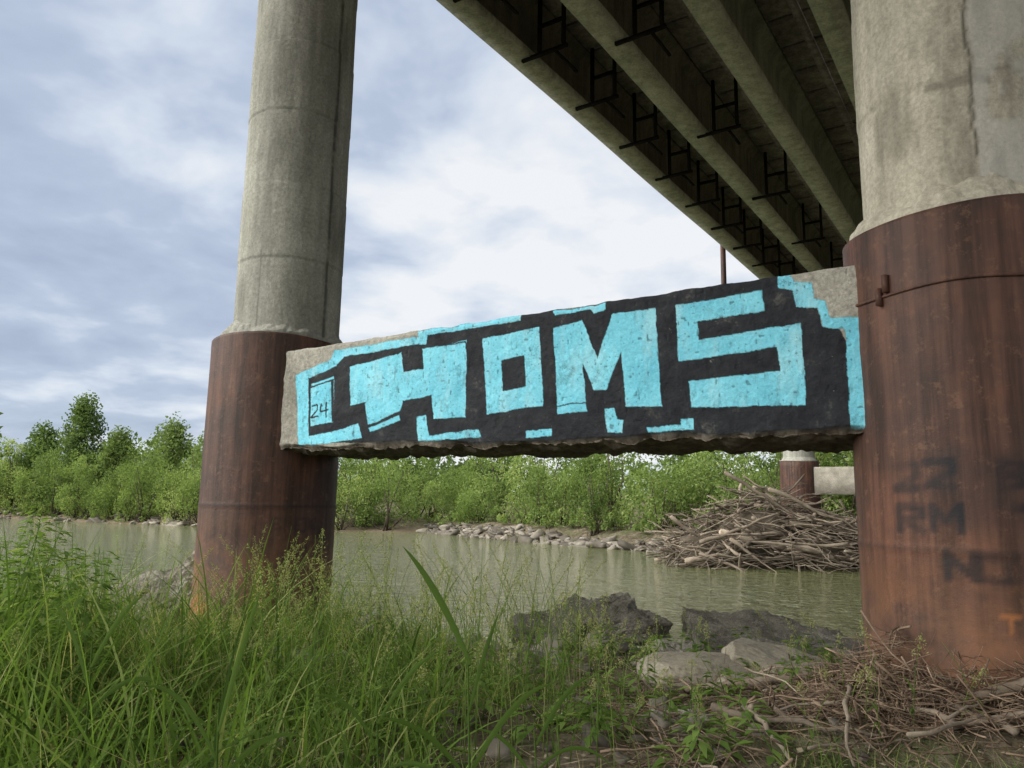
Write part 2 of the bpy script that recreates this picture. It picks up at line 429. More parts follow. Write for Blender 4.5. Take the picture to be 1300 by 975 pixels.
HOLE = [[(624, 459), (653, 453), (656, 492), (626, 498)]]
def seg2(a, b, w):
    a, b = np.array(a, float), np.array(b, float); d = (b-a)/np.linalg.norm(b-a); n = np.array([-d[1], d[0]])*w/2
    return [tuple(a+n), tuple(b+n), tuple(b-n), tuple(a-n)]
LINES = [((393, 517), (400, 514)), ((400, 514), (400, 522)), ((400, 522), (393, 531)), ((393, 531), (402, 529)), ((405, 513), (404, 523)), ((404, 523), (414, 521)), ((411, 511), (411, 531))]
HOLE += [seg2(a, b, 1.8) for a, b in LINES]
HOLE += [seg2((389, 494), (418, 483), 1.8), seg2((462, 541), (500, 526), 2.5), seg2((694, 516), (732, 511), 1.6), seg2((545, 442), (579, 436), 1.6), seg2((579, 436), (580, 446), 1.6), seg2((440, 517), (458, 512), 1.6), seg2((863, 484), (866, 517), 1.8), seg2((416, 484), (420, 536), 3)]
def inside(poly, u, v):
    r = np.zeros(u.shape, bool); n = len(poly)
    for i in range(n):
        x0, y0 = poly[i]; x1, y1 = poly[(i+1) % n]
        if y0 == y1: continue
        c = ((y0 > v) != (y1 > v)) & (u < (x1-x0)*(v-y0)/(y1-y0)+x0)
        r ^= c
    return r
U0, U1 = 0.0, LB+.30
nu = 1050
us = np.linspace(U0, U1, nu)
nf, nb_, nk, nt = 190, 50, 30, 30
TH = .93
w_ = np.concatenate([np.zeros(nf), -np.linspace(0, TH, nb_+1)[1:], np.full(nk, -TH), -np.linspace(TH, 0, nt+2)[1:-1]])
v_ = np.concatenate([np.linspace(1, 0, nf), np.zeros(nb_), np.linspace(0, 1, nk+1)[1:], np.ones(nt)])
npz = len(w_)
Uu, K = np.meshgrid(us, np.arange(npz), indexing='ij'); Uu = Uu.ravel(); K = K.ravel()
W = w_[K].copy(); V = v_[K].copy()
un = Uu/LB
front = (K < nf)
bot = (K >= nf-1) & (K <= nf+nb_)
topz = CZ+1.64+.09*un+.012; botz = CZ+.522-.02*un
Zb = botz+V*(topz-botz)
pp = np.stack([Uu, W, Zb], 1)
n_lo = fbm(pp*1.6, 4, 50); n_md = fbm(pp*6, 4, 51); n_hi = fbm(pp*25, 3, 52)
pits = np.clip(vnoise(pp*38, 91)-.72, 0, 1)
d_front = n_lo*.012+n_md*.007+n_hi*.0035-pits*.02
db = (Zb-botz)
q2 = fbm(np.stack([Uu*2.2, Uu*0, Uu*0], 1), 4, 60)
lip = np.clip(1-db/(.03+.06*np.clip(q2+.3, 0, 1)), 0, 1)
dW = np.where(front, d_front-lip*(.05+.06*n_md), 0)
under = bot | (front & (lip > 0))
jag = fbm(np.stack([Uu*6, W*6, Uu*0], 1), 5, 71)
wk = np.where(bot, 1.0, lip)
dZ = np.where(under, wk*(jag*.055-.03*ss(0, .3, -W)+.02*q2+.012*vnoise(pp*22, 33)), 0)
dZ = dZ+np.where(V > .98, n_md*.020, 0)
back = (~front) & (~bot)
dW = dW+np.where(back & (V < .99), n_lo*.02, 0)
edge_t = np.clip(1-(topz-Zb)/.03, 0, 1)*front; dW = dW-edge_t*.014*(1+n_md)
du = np.clip(1-(Uu-U0)/.05, 0, 1); dW = dW-np.where(front, du*.02*(1+n_md*2), 0)
Wf = W+dW; Zf = Zb+dZ
shift = np.where(Uu < U0+1e-6, n_md*.025+n_lo*.02, 0)
pu = un; pv = (Zb-botz)/(topz-botz)
wob = fbm(np.stack([Uu*9, Zb*9, Zb*0], 1), 3, 80)*.0015+vnoise(np.stack([Uu*60, Zb*60, Zb*0], 1), 85)*.0006; wob2 = fbm(np.stack([Uu*9, Zb*9, Zb*0+9], 1), 3, 81)*.008+vnoise(np.stack([Uu*60, Zb*60, Zb*0], 1), 86)*.003
cy = np.zeros(len(Uu)); bl = np.zeros(len(Uu))
fi = np.where(front)[0]
def cov(polys):
    acc = np.zeros(len(fi))
    for ox, oy in ((-.25, -.25), (.25, -.25), (-.25, .25), (.25, .25)):
        uu = (pu+wob)[fi]+ox*(us[1]-us[0])/LB*1.0; vv = (pv+wob2)[fi]+oy/nf*1.0
        r = np.zeros(len(fi), bool)
        for P in polys: r |= inside(rect(P), uu, vv)
        acc += r
    return acc/4
cC = cov(CYAN); cH = cov(HOLE); cB = cov(BLACK)
cy[fi] = np.clip(cC-cH, 0, 1); bl[fi] = np.maximum(cB, cC)
keep = 1-np.clip(lip*1.6, 0, 1)
cy *= keep*(1-.5*(pits > .05)); bl *= keep
vx = P0[0]+e[0]*(Uu+shift)+nrm[0]*Wf; vy = P0[1]+e[1]*(Uu+shift)+nrm[1]*Wf
verts = np.stack([vx, vy, Zf], 1)
faces = grid_faces(nu, npz, wrap_v=True)
cen = verts[:npz].mean(0); verts = np.vstack([verts, cen])
ci = len(verts)-1
cap = [[k, (k+1) % npz, (k+2) % npz, ci] for k in range(0, npz-1, 2)]
faces = np.vstack([faces, cap])
z1 = lambda a, x=0: np.append(a, x)
def beam_mat():
    m = M('painted_concrete_beam')
    conc = m.ramp(m.noise(1.3, 4, rough=.65), [(.3, (.21, .20, .17)), (.7, (.41, .395, .345))])
    conc = m.mix(1.0, conc, m.ramp(m.noise(26, 4, rough=.75), [(.3, .55), (.7, 1.2)]), 'MULTIPLY')
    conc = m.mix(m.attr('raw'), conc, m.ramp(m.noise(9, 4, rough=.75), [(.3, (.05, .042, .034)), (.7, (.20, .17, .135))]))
    zone = m.ramp(m.noise(1.9, 3, rough=.6), [(.42, 0.), (.62, .10)])      # wear comes in zones
    chip = m.ramp(m.math('SUBTRACT', m.noise(34, 4, rough=.8), zone), [(.25, .3), (.33, 1.)])
    blk = m.ramp(m.noise(4, 4, rough=.8), [(.35, (.009, .010, .014)), (.60, (.022, .024, .029)), (.74, (.085, .083, .078))])
    cyc = m.ramp(m.noise(2.3, 4, rough=.75), [(.3, (.13, .47, .62)), (.7, (.22, .63, .77))])
    cyc = m.mix(m.math('MULTIPLY', m.ramp(m.noise(3.3, 4, m.mapping((1.5, 1.5, .4)), .7), [(.50, 0.), (.68, 1.)]), .4), cyc, (.40, .61, .66))
    cyc = m.mix(1.0, cyc, m.ramp(m.math('SUBTRACT', m.noise(13, 4, m.mapping((1, 1, .5)), rough=.8), zone), [(.26, .6), (.42, 1.0)]), 'MULTIPLY')
    cyc = m.mix(1.0, cyc, m.ramp(m.noise(45, 3, rough=.7), [(.3, .86), (.7, 1.08)]), 'MULTIPLY')
    bchip = m.ramp(m.noise(17, 4, rough=.85), [(.26, .3), (.34, 1.)])
    c = m.mix(m.math('MULTIPLY', m.attr('black'), bchip), conc, blk)
    c = m.mix(m.math('MULTIPLY', m.attr('cyan'), chip), c, cyc)
    nb = m.bump(m.noise(24, 4, rough=.8), .55, .02)
    return m.fin(c, .8, nb, .22)
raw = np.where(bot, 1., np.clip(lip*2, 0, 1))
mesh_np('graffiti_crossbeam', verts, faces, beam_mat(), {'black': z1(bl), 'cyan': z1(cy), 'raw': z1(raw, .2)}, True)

for c0, k in far_sets:
    a = Acc(); L = 7.24
    c = np.r_[c0+bdir*L/2, 3.4]
    d3 = np.r_[bdir, 0]; n3 = np.array([-bdir[1], bdir[0], 0])
    a.box(c, d3*(L-1.3), n3*.9, np.array([0, 0, 1.1]))
    a.make('concrete_crossbeam', MAT_RUBBLE)

# ------------------------------------------------------------------ bridge superstructure
BR = empty('concrete_bridge')
S3 = np.r_[bs, 0]; D3 = np.r_[bd, 0]
def W3(s, t, z): return np.r_[bs*s+bd*t, z]
T0, T1 = -45., 120.
prof = [(0, 0), (.44, 0), (.44, .13), (.44, .14), (.33, .28), (.33, 1.02), (.5, 1.16), (.5, 1.24), (0, 1.24), (0, 1.16), (.12, 1.02), (.12, .28), (0, .14), (0, .13)]
s0s = [-7.3+1.66*k for k in range(9)]
tt = np.linspace(T0, T1, 240)
a = Acc()
for k, s0 in enumerate(s0s):
    v = [W3(s0+ps, t, HG+pz+.012*math.sin(t*.7+s0)) for t in tt for ps, pz in prof]
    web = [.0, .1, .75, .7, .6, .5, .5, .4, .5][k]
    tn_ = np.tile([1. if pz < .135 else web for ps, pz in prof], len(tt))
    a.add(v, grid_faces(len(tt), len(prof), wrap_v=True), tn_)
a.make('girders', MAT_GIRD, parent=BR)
a = Acc()
a.box(W3(-.2, (T0+T1)/2, HG+1.24+.12), S3*16.2, D3*(T1-T0), np.array([0, 0, .24]))
a.box(W3(-8.1, (T0+T1)/2, HG+1.24+.3), S3*.35, D3*(T1-T0), np.array([0, 0, .5]))
a.box(W3(7.7, (T0+T1)/2, HG+1.24+.3), S3*.35, D3*(T1-T0), np.array([0, 0, .5]))
a.make('deck_slab', MAT_SLAB, parent=BR)
a = Acc()
for k in range(8):
    sc = s0s[k]+.5+.58
    for t in np.arange(T0+1, T1-1, 1.0):
        a.box(W3(sc, t, HG+1.215), S3*1.12, D3*.9, np.array([0, 0, .046]))
    a.box(W3(sc, (T0+T1)/2, HG+1.17), S3*.16, D3*(T1-T0), np.array([0, 0, .04]))
a.make('soffit_panels', MAT_SLAB, parent=BR)
a = Acc()
tn = float(bd@((CL+CR)/2))
for tc in (tn, tn-27, *[float(bd@(c0+bdir*3.62)) for c0, k in far_sets]):
    a.box(W3(float(bs@((CL+CR)/2)), tc, HG-.315), S3*9.4, D3*1.2, np.array([0, 0, .61]), .8)
a.make('pier_caps', MAT_GIRD, parent=BR)
a = Acc()
for tc in (tn-27, tn, tn+27, tn+54):
    for k in range(8):
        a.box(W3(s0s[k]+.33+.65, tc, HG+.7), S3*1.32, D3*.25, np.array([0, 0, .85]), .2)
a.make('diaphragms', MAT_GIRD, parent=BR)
a = Acc(); b = .06
def bracket(s0, t):
    z0, z1_ = HG-.02, HG+1.19
    a.box(W3(s0+.72, t, z0), S3*.95, D3*b, np.array([0, 0, b]))
    for sx in (.62, 1.12):
        a.box(W3(s0+sx, t, (z0+z1_)/2+b/2), S3*b, D3*b, np.array([0, 0, z1_-z0-b]))
    a.box(W3(s0+.87, t, z0+.55), S3*.44, D3*b*.8, np.array([0, 0, b]))
    a.box(W3(s0+.9, t+.45, z0+.03), S3*b*.8, D3*.85, np.array([0, 0, b*.6]))
for t in np.arange(-10, 118, 2.0): bracket(s0s[0], t+.45)
for t in np.arange(-10, 118, 4.0): bracket(s0s[1], t+.9)
a.make('cable_brackets', MAT_IRON, parent=BR)
a = Acc()
a.tube([W3(-8.02, 24.4, HG+1.2), W3(-8.02, 24.4, HG-.5), W3(-8.02, 24.4, HG-2.6)], .09, 10)
a.make('drain_pipe', MAT_RUST, True, parent=BR)
a = Acc()
for sR in (-8.1, 7.7):
    for t in np.arange(T0, T1, 2.5):
        a.box(W3(sR, t, HG+2.35), S3*.08, D3*.08, np.array([0, 0, 1.1]))
    for zz in (2.5, 2.88): a.box(W3(sR, (T0+T1)/2, HG+zz), S3*.05, D3*(T1-T0), np.array([0, 0, .05]))
a.make('railing', MAT_IRON, parent=BR)

# ------------------------------------------------------------------ foliage
def leaf_cloud(cent, size, asp=.45, up=.3, tint=None):
    n = len(cent)
    d = rng.normal(size=(n, 3)); d[:, 2] += up; d /= np.linalg.norm(d, axis=1)[:, None]
    r = rng.normal(size=(n, 3)); w = np.cross(d, r); w /= np.linalg.norm(w, axis=1)[:, None]
    sz = size*rng.uniform(.6, 1.35, (n, 1))
    v = np.stack([cent-d*sz*.5, cent+w*sz*asp*.5, cent+d*sz*.5, cent-w*sz*asp*.5], 1).reshape(-1, 3)
    f = np.arange(n*4).reshape(n, 4)
    return v, f, np.repeat(tint, 4)
def bush(acc, stems, x, y, H, R, nleaf, size, tb=.5, ncl=16, low=.05):
    z0 = float(gz(x, y, False)[0])
    k = ncl
    th = rng.uniform(0, 2*np.pi, k); rr = R*np.sqrt(rng.uniform(0, 1, k))*.8
    hz = H*(low+(.92-low)*rng.uniform(0, 1, k)**.8)*(1-.35*(rr/R)**2)
    cr = rng.uniform(.14, .30, k)*min(R*2, H)*.8
    cc = np.stack([x+rr*np.cos(th), y+rr*np.sin(th), z0+hz], 1)
    cc[:, 2] = np.minimum(cc[:, 2], z0+H-cr*.7)
    ct = tb+rng.normal(0, .14, k)
    idx = rng.integers(0, k, nleaf)
    d = rng.normal(size=(nleaf, 3)); d /= np.linalg.norm(d, axis=1)[:, None]
    rad = cr[idx]*rng.uniform(.25, 1.12, nleaf)**.6
    p = cc[idx]+d*rad[:, None]*np.array([1, 1, 1.25])
    p[:, 2] = np.maximum(p[:, 2], z0+.05)
    t = np.clip(ct[idx]+rng.normal(0, .12, nleaf)+.08*d[:, 2], 0, 1)
    v, f, tt = leaf_cloud(p, size, .5, .6, t)
    acc.add(v, f, tt)
    for j in range(min(k, 7)):
        a0 = np.array([x+rng.normal()*.15, y+rng.normal()*.15, z0-.1]); b0 = cc[j]
        mid = (a0+b0)/2+rng.normal(size=3)*.12*H*.3
        stems.tube([a0, mid, b0], [.035*H*.35, .02*H*.35, .008*H*.3], 4, .4)
lv = Acc(); st = Acc()
for row, (o0, sp) in enumerate(((0.8, 1.9), (4.0, 2.6), (9, 3.5), (17, 5))):
    x = -62.
    while x < 42:
        off = o0
        if row == 0:
            if -5.5 < x < 9: off = 3.8
            elif 9 <= x < 30: off = 9
            if rng.uniform() < .1: x += sp; continue
        elif -5.5 < x < 30: off = o0+4
        yy = float(yfar(x))+off+rng.uniform(-.6, 1.4)*(1+row*.6)
        H = rng.uniform(2.4, 5.2)*(1+.13*row)
        if x > -20: H *= 1.28
        else: H *= rng.uniform(1.1, 1.5)
        if row == 0 and -5 < x < 9: H *= .85
        R = rng.uniform(1.3, 2.5)*(1+.15*row)
        bush(lv, st, x+rng.uniform(-.7, .7), yy, H, R, int([2700, 1800, 850, 500][row]), [.16, .20, .30, .42][row], .48+rng.normal(0, .17)-.05*row, 20)
        x += sp*rng.uniform(.65, 1.15)
for i in range(70):
    x = rng.uniform(-60, 12); bush(lv, st, x, float(yfar(x))+rng.uniform(.8, 3.2)+(1.5 if x > -5 else 0), rng.uniform(.7, 1.6), rng.uniform(.7, 1.4), 320, .15, .62, 7)
wt = lv.make('willow_thicket', MAT_LEAF); so = st.make('stems', MAT_BARK); so.parent = wt
lv = Acc(); st = Acc()
for i in range(150):
    an = rng.uniform(-1.0, 1.25); D = rng.uniform(110, 240); x, y = D*math.sin(an), D*math.cos(an)
    if y < float(yfar(x))+8: continue
    bush(lv, st, x, y, rng.uniform(6, 12), rng.uniform(4, 7), 420, 1.1, .35, 12, .1)
wt = lv.make('distant_trees', MAT_LEAF2); so = st.make('stems', MAT_BARK); so.parent = wt
def tree(name, x, y, H, R, n, size, tb, mat):
    P = empty(name); lv = Acc(); st = Acc(); z0 = float(gz(x, y, False)[0])
    pts = [np.array([x, y, z0-.2]), np.array([x+.1, y, z0+H*.3]), np.array([x-.05, y+.1, z0+H*.65]), np.array([x, y, z0+H*.97])]
    st.tube(pts, [.03*H*.6, .022*H*.6, .012*H*.6, .02], 7)
    k = 50; cs = []
    for j in range(k):
        h = rng.uniform(.08, 1); an = rng.uniform(0, 6.28); rr = R*(1-h)**.75*rng.uniform(.3, 1)*1.15
        c = np.array([x+rr*math.cos(an), y+rr*math.sin(an), z0+h*H]); b0 = np.array([x, y, z0+max(.1, h-.18)*H])
        st.tube([b0, (b0+c)/2+[0, 0, -.05], c], [.05, .035, .012], 4); cs.append((c, R*rng.uniform(.18, .32)))
    for c, r in cs:
        m = n//k; d = rng.normal(size=(m, 3)); d /= np.linalg.norm(d, axis=1)[:, None]
        p = c+d*(r*rng.uniform(.2, 1.1, m)**.6)[:, None]*[1, 1, 1.4]
        v, f, t = leaf_cloud(p, size, .65, .2, np.clip(tb+rng.normal(0, .1)+rng.normal(0, .12, m), 0, 1)); lv.add(v, f, t)
    lv.make('crown', mat, parent=P); st.make('trunk', MAT_BARK, parent=P)
tree('poplar_tree', -43.5, 76, 10.2, 4.8, 9500, .30, .55, MAT_LEAF2)
tree('poplar_tree', -50, 80, 7.6, 4.2, 6000, .30, .55, MAT_LEAF2)
tree('poplar_tree', -38.5, 74, 7.2, 4.0, 6000, .28, .75, MAT_LEAF2)
tree('poplar_tree', -32.5, 72, 7.8, 4.2, 6500, .28, .85, MAT_LEAF2)
tree('poplar_tree', -26.5, 69, 8.2, 4.2, 6500, .28, .85, MAT_LEAF2)
tree('poplar_tree', 13.5, 52, 7.2, 3.4, 6000, .24, .35, MAT_LEAF2)
tree('poplar_tree', 20.5, 49, 7.5, 3.6, 6000, .24, .35, MAT_LEAF2)

# ------------------------------------------------------------------ grass
def blades(px, py, h, w, lean, az, tint, lv=5):
    n = len(px); z0 = gz(px, py)-.03
    t = np.linspace(0, 1, lv)[None, :]
    dx, dy = np.cos(az)[:, None], np.sin(az)[:, None]
    hh = h[:, None]; le = lean[:, None]
    out = le*hh*t**2
    X = px[:, None]+dx*out; Y = py[:, None]+dy*out; Z = z0[:, None]+hh*t*(1-.38*le*t)
    ta = az+rng.uniform(-1.2, 1.2, n)+np.pi/2
    ww = (w[:, None]*np.clip(1-t, .0, 1)**.6*(.6+.4*np.minimum(t*4, 1)))*.5+.0004
    sx, sy = np.cos(ta)[:, None]*ww, np.sin(ta)[:, None]*ww
    A = np.stack([X-sx, Y-sy, Z], -1); B = np.stack([X+sx, Y+sy, Z], -1)
    v = np.stack([A, B], 2).reshape(-1, 3)
    base = (np.arange(n)*lv*2)[:, None]+np.arange(lv-1)[None, :]*2
    f = np.stack([base, base+1, base+3, base+2], -1).reshape(-1, 4)
    tt = np.clip(tint[:, None]+(.12*t-.05), 0, 1)
    return v, f, np.repeat(tt.ravel(), 2)
g = Acc()
NT = 9000
ty = 2.0+9.0*rng.uniform(0, 1, NT)**.85; tx = rng.uniform(-1, 1, NT)*(.8*ty+1.2)
p3 = np.stack([tx, ty, tx*0], 1)
dens = .36+1.7*fbm(p3*1.1, 3, 90)
lush = ss(.2, -2.4, tx)
dens = dens+.55*lush
debris = np.exp(-(((tx-2.6)/1.4)**2+((ty-5.4)/1.1)**2))+1.0*np.exp(-(((tx-1.6)/.7)**2+((ty-7.2)/1.0)**2))
dens -= .80*debris
rockL = np.exp(-(((tx+4.3)/.8)**2+((ty-8.8)/.8)**2)); dens -= .9*rockL
rockC = np.exp(-(((tx-1.0)/1.0)**2+((ty-8.7)/.7)**2))+np.exp(-(((tx-2.9)/1.0)**2+((ty-8.3)/.9)**2)); dens -= .8*rockC
dsh = ynear(tx)-ty; dens -= 1.3*ss(1.5, .1, dsh)
inL = np.hypot(tx-CL[0], ty-CL[1]) < RC+.05; inR = np.hypot(tx-CR[0], ty-CR[1]) < RC+.02
ok = (rng.uniform(0, 1, NT) < dens) & ~inL & ~inR & (dsh > .3)
tx, ty, lush = tx[ok], ty[ok], lush[ok]
hs = (.16+.27*lush)*(.40+1.1*rng.uniform(0, 1, len(tx))**1.6)*(1+1.1*fbm(np.stack([tx, ty, tx*0], 1)*1.1, 3, 14))
hs = np.clip(hs, .05, .8)
nb = 12
px = np.repeat(tx, nb)+rng.normal(0, .065, len(tx)*nb); py = np.repeat(ty, nb)+rng.normal(0, .065, len(tx)*nb)
h = np.repeat(hs, nb)*rng.uniform(.35, 1.45, len(px))
tint = np.repeat(.42+rng.normal(0, .22, len(tx)), nb)+rng.normal(0, .11, len(px)); tint = np.where(rng.uniform(size=len(px)) < .15, 1., tint)
g.add(*blades(px, py, h, rng.uniform(.003, .008, len(px))*(1+np.repeat(lush, nb)*.6), rng.uniform(.1, 1.3, len(px)), rng.uniform(0, 6.28, len(px)), tint))
n = 3800
py = rng.uniform(2.1, 7.5, n); px = -rng.uniform(.08, .95, n)*(.85*py+.6)
cl = fbm(np.stack([px, py, px*0], 1)*1.4, 3, 123)
h = rng.uniform(.3, 1.2, n)*(.85+.9*cl)*(1-.2*(py < 3.0))*(.66+.42*ss(0, -2.5, px))
kk = cl > -.10
px, py, h = px[kk], py[kk], h[kk]; n = len(px)
g.add(*blades(px, py, h, rng.uniform(.008, .024, n), rng.uniform(.15, 1.2, n), rng.uniform(0, 6.28, n), .45+rng.normal(0, .20, n), 7))
g.make('grass', MAT_GRASS)

g = Acc()
n = 11000
y = rng.uniform(3.0, 9.3, n); x = rng.uniform(-.75, .8, n)*y
k_ = (np.hypot(x-CR[0], y-CR[1]) > RC) & (np.hypot(x-CL[0], y-CL[1]) > RC); x, y = x[k_], y[k_]; n = len(x)
d = rng.normal(size=(n, 3)); d[:, 2] *= .18; d /= np.linalg.norm(d, axis=1)[:, None]
s = np.stack([-d[:, 1], d[:, 0], rng.normal(0, .25, n)], 1)
c = np.stack([x, y, gz(x, y)+rng.uniform(.004, .03, n)], 1)
long = rng.uniform(size=n) < .5
Ls = np.where(long, rng.uniform(.08, .40, n), rng.uniform(.02, .06, n))[:, None]; Ws = np.where(long, .0035, .015)[:, None]
g.add(np.stack([c-d*Ls*.5, c+s*Ws, c+d*Ls*.5, c-s*Ws], 1).reshape(-1, 3), np.arange(n*4).reshape(n, 4), np.repeat(rng.uniform(0, 1, n), 4))
g.make('leaf_litter', MAT_LITTER)

g = Acc()
def stalk(x, y, H, az, lean, leafy=2, pan=True, tint=.6):
    z0 = float(gz(x, y)[0]); t = np.linspace(0, 1, 6)
    pts = np.stack([x+math.cos(az)*lean*H*t**2, y+math.sin(az)*lean*H*t**2, z0+H*t*(1-.2*lean*t)], 1)
    g.tube(pts, np.linspace(.0035, .0012, 6), 4, tint)
    for k in range(leafy):
        j = 1+k % 3; b0 = pts[j]; a2 = rng.uniform(0, 6.28); L = rng.uniform(.15, .32)
        tt = np.linspace(0, 1, 5)[:, None]; d = np.array([math.cos(a2), math.sin(a2), 0]); s = np.array([-d[1], d[0], 0])
        c = b0+d*L*tt*.8+np.array([0, 0, 1.])*L*(tt*.75-tt**2*.65); w = (.006*(1-tt)**.5+.0004)
        v = np.stack([c-s*w, c+s*w], 1).reshape(-1, 3); base = np.arange(4)[:, None]*2
        g.add(v, np.hstack([base, base+1, base+3, base+2]), tint-.1)
    if pan:
        n = 80; u = rng.uniform(0, 1, n); c0 = pts[-1]-np.outer(u, (pts[-1]-pts[-2]))*1.2
        r = .04*(.3+u)[:, None]*rng.uniform(.2, 1.3, (n, 1)); dd = rng.normal(size=(n, 3)); dd /= np.linalg.norm(dd, axis=1)[:, None]
        v, f, tt = leaf_cloud(c0+dd*r, .015, .4, .5, np.full(n, .85)); g.add(v, f, tt)
for i in range(440):
    y = rng.uniform(4.2, 8.5); x = rng.uniform(-.36, .14)*y
    if i % 3 == 0: x = rng.uniform(-.75, .65)*y
    if np.hypot(x-CR[0], y-CR[1]) < .9 or np.hypot(x-CL[0], y-CL[1]) < .9: continue
    stalk(x, y, rng.uniform(.5, 1.3)*(1 if x < .6 else .5), rng.uniform(0, 6.28), rng.uniform(.05, .5), rng.integers(1, 4), rng.uniform() < .75, rng.uniform(.35, .8))
g.make('seeding_grass', MAT_GRASS)
def ribbon(acc, a_, b_, sag, width, t=.4, lvn=12):
    a_, b_ = np.array(a_, float), np.array(b_, float); u = np.linspace(0, 1, lvn)[:, None]
    c = a_*(1-u)+b_*u+np.array([0, 0, 1.])*sag*4*u*(1-u)
    d = b_-a_; s = np.cross(d, [.25, 1, .1]); s /= np.linalg.norm(s)
    w = width*.5*np.sin(np.pi*np.clip(.12+u*.88, 0, 1))**.7+.0003
    up = np.cross(s, d); up /= np.linalg.norm(up)
    v = np.stack([c-s*w+up*w*.35, c, c+s*w+up*w*.35], 1).reshape(-1, 3)
    acc.add(v, grid_faces(lvn, 3), t)
def reed(x, y, H, leaves, t=.22):
    g = Acc(); z0 = float(gz(x, y)[0])
    g.tube([[x, y, z0-.05], [x+.01, y, z0+H*.5], [x-.01, y+.01, z0+H]], [.006, .005, .003], 6, t)
    for (hz, dx, dz, sag, w, dy) in leaves:
        ribbon(g, (x, y, z0+hz), (x+dx, y+dy, z0+hz+dz), sag, w, t+rng.uniform(-.08, .1))
    g.make('reed_plant', MAT_GRASS, True)
reed(-.13, 2.75, .92, [(.88, -.26, .40, .035, .026, .05), (.5, -.32, .22, .06, .020, -.1), (.5, .30, .30, .07, .020, .1), (.72, .10, .34, .03, .014, 0), (.35, .36, .12, .09, .018, -.1), (.4, -.34, .06, .1, .018, .1)])
reed(-1.05, 2.9, .7, [(.6, .12, .5, .03, .022, 0), (.5, -.3, .25, .08, .022, 0), (.4, .3, .15, .08, .02, .1)])
reed(.12, 3.1, .55, [(.5, .22, .25, .05, .018, .05), (.35, -.25, .2, .06, .016, 0), (.4, .3, .02, .08, .016, 0)])
reed(-1.75, 3.3, .8, [(.7, .2, .3, .05, .022, 0), (.6, -.25, .35, .05, .022, .1), (.5, .35, .1, .1, .02, 0)])
reed(-.55, 3.4, .6, [(.5, .25, .3, .05, .02, 0), (.4, -.3, .2, .08, .02, 0)])

g = Acc()
for i in range(210):
    y = rng.uniform(4.6, 9.5); x = -rng.uniform(.52, .85)*y
    if i < 114: y = rng.uniform(4.2, 8); x = rng.uniform(-.5, .45)*y
    if np.hypot(x-CL[0], y-CL[1]) < 1.0 or np.hypot(x-CR[0], y-CR[1]) < 1.0: continue
    z0 = float(gz(x, y)[0]); H = rng.uniform(.6, 1.4)*(1.0 if i >= 114 else .26)
    if abs(x+4.3) < .9 and y > 7.2: H *= .45
    top = np.array([x+rng.normal()*.12, y+rng.normal()*.12, z0+H]); b0 = np.array([x, y, z0])
    g.tube([b0, (b0+top)/2+rng.normal(size=3)*.02, top], [.006, .004, .002], 5, .5)
    n = int(60*H/.8)
    u = rng.uniform(.18, 1, n); c = b0+np.outer(u, top-b0); an = rng.uniform(0, 6.28, n); L = .05+.09*(1-u)+rng.uniform(0, .04, n)
    d = np.stack([np.cos(an), np.sin(an), rng.uniform(-.35, .35, n)], 1); s = np.stack([-np.sin(an), np.cos(an), np.zeros(n)], 1)
    L1 = L[:, None]; st0 = c+d*L1*.5
    v = np.stack([st0, st0+d*L1*.45+s*L1*.2, st0+d*L1-np.array([0, 0, .25])*L1, st0+d*L1*.45-s*L1*.2], 1).reshape(-1, 3)
    g.add(v, np.arange(n*4).reshape(n, 4), np.repeat(np.clip(.5+rng.normal(0, .18, n), 0, 1), 4))
g.make('leafy_weeds', MAT_WEED)

# ------------------------------------------------------------------ rocks, slabs
_bc = {}
def cube_grid(cuts):
    if cuts not in _bc:
        bm = bmesh.new(); bmesh.ops.create_cube(bm, size=2); bmesh.ops.subdivide_edges(bm, edges=bm.edges[:], cuts=cuts, use_grid_fill=True)
        bm.verts.ensure_lookup_table(); _bc[cuts] = (np.array([v.co[:] for v in bm.verts]), np.array([[v.index for v in f.verts] for f in bm.faces])); bm.free()
    return _bc[cuts]
def block(name, c, size, rot, seed, mat, amp=.12, rnd=.35, cuts=60, parent=None, hi=1.0):
    co, bf_ = cube_grid(cuts)
    sph = co/np.linalg.norm(co, axis=1)[:, None]*1.25
    p = co*(1-rnd)+sph*rnd
    nn = p/np.linalg.norm(p, axis=1)[:, None]
    S = np.array(size)/2
    ang = np.arctan2(p[:, 1], p[:, 0]); out = 1+.25*hi*np.round(3*vnoise(np.stack([np.cos(ang)*2+seed, np.sin(ang)*2, ang*0], 1), seed+7))/3
    p = p*np.stack([out, out, np.ones_like(out)], 1)
    q = p*S
    L = float(np.cbrt(S.prod()))
    d = fbm(p*1.1+seed, 5, seed)*amp*1.6*L
    rid = (1-np.abs(fbm(q*7+seed, 4, seed+1))*2.2)
    d = d+(rid*.012+vnoise(q*18+seed, seed+2)*.016+vnoise(q*34+seed, seed+3)*.020+vnoise(q*60+seed, seed+9)*.012)*hi
    step = np.round(fbm(q*3.8+seed*2, 2, seed+4)*5)/5*.07*hi
    q = q+nn*(d+step)[:, None]
    R = np.array(Matrix.Rotation(rot[2], 3, 'Z')@Matrix.Rotation(rot[1], 3, 'Y')@Matrix.Rotation(rot[0], 3, 'X'))
    q = q@R.T+np.array(c)
    return mesh_np(name, q, bf_, mat, {'tint': np.full(len(q), .5)}, hi < .5, parent)
r = math.radians
block('broken_concrete_slab', (.95, 9.4, .84), (1.45, .95, .20), (r(18), r(-13), r(12)), 3, MAT_DARKRUB, .12, .06)
block('broken_concrete_slab', (.5, 9.1, .60), (1.0, .7, .22), (r(12), r(-24), r(-20)), 4, MAT_DARKRUB, .15, .06)
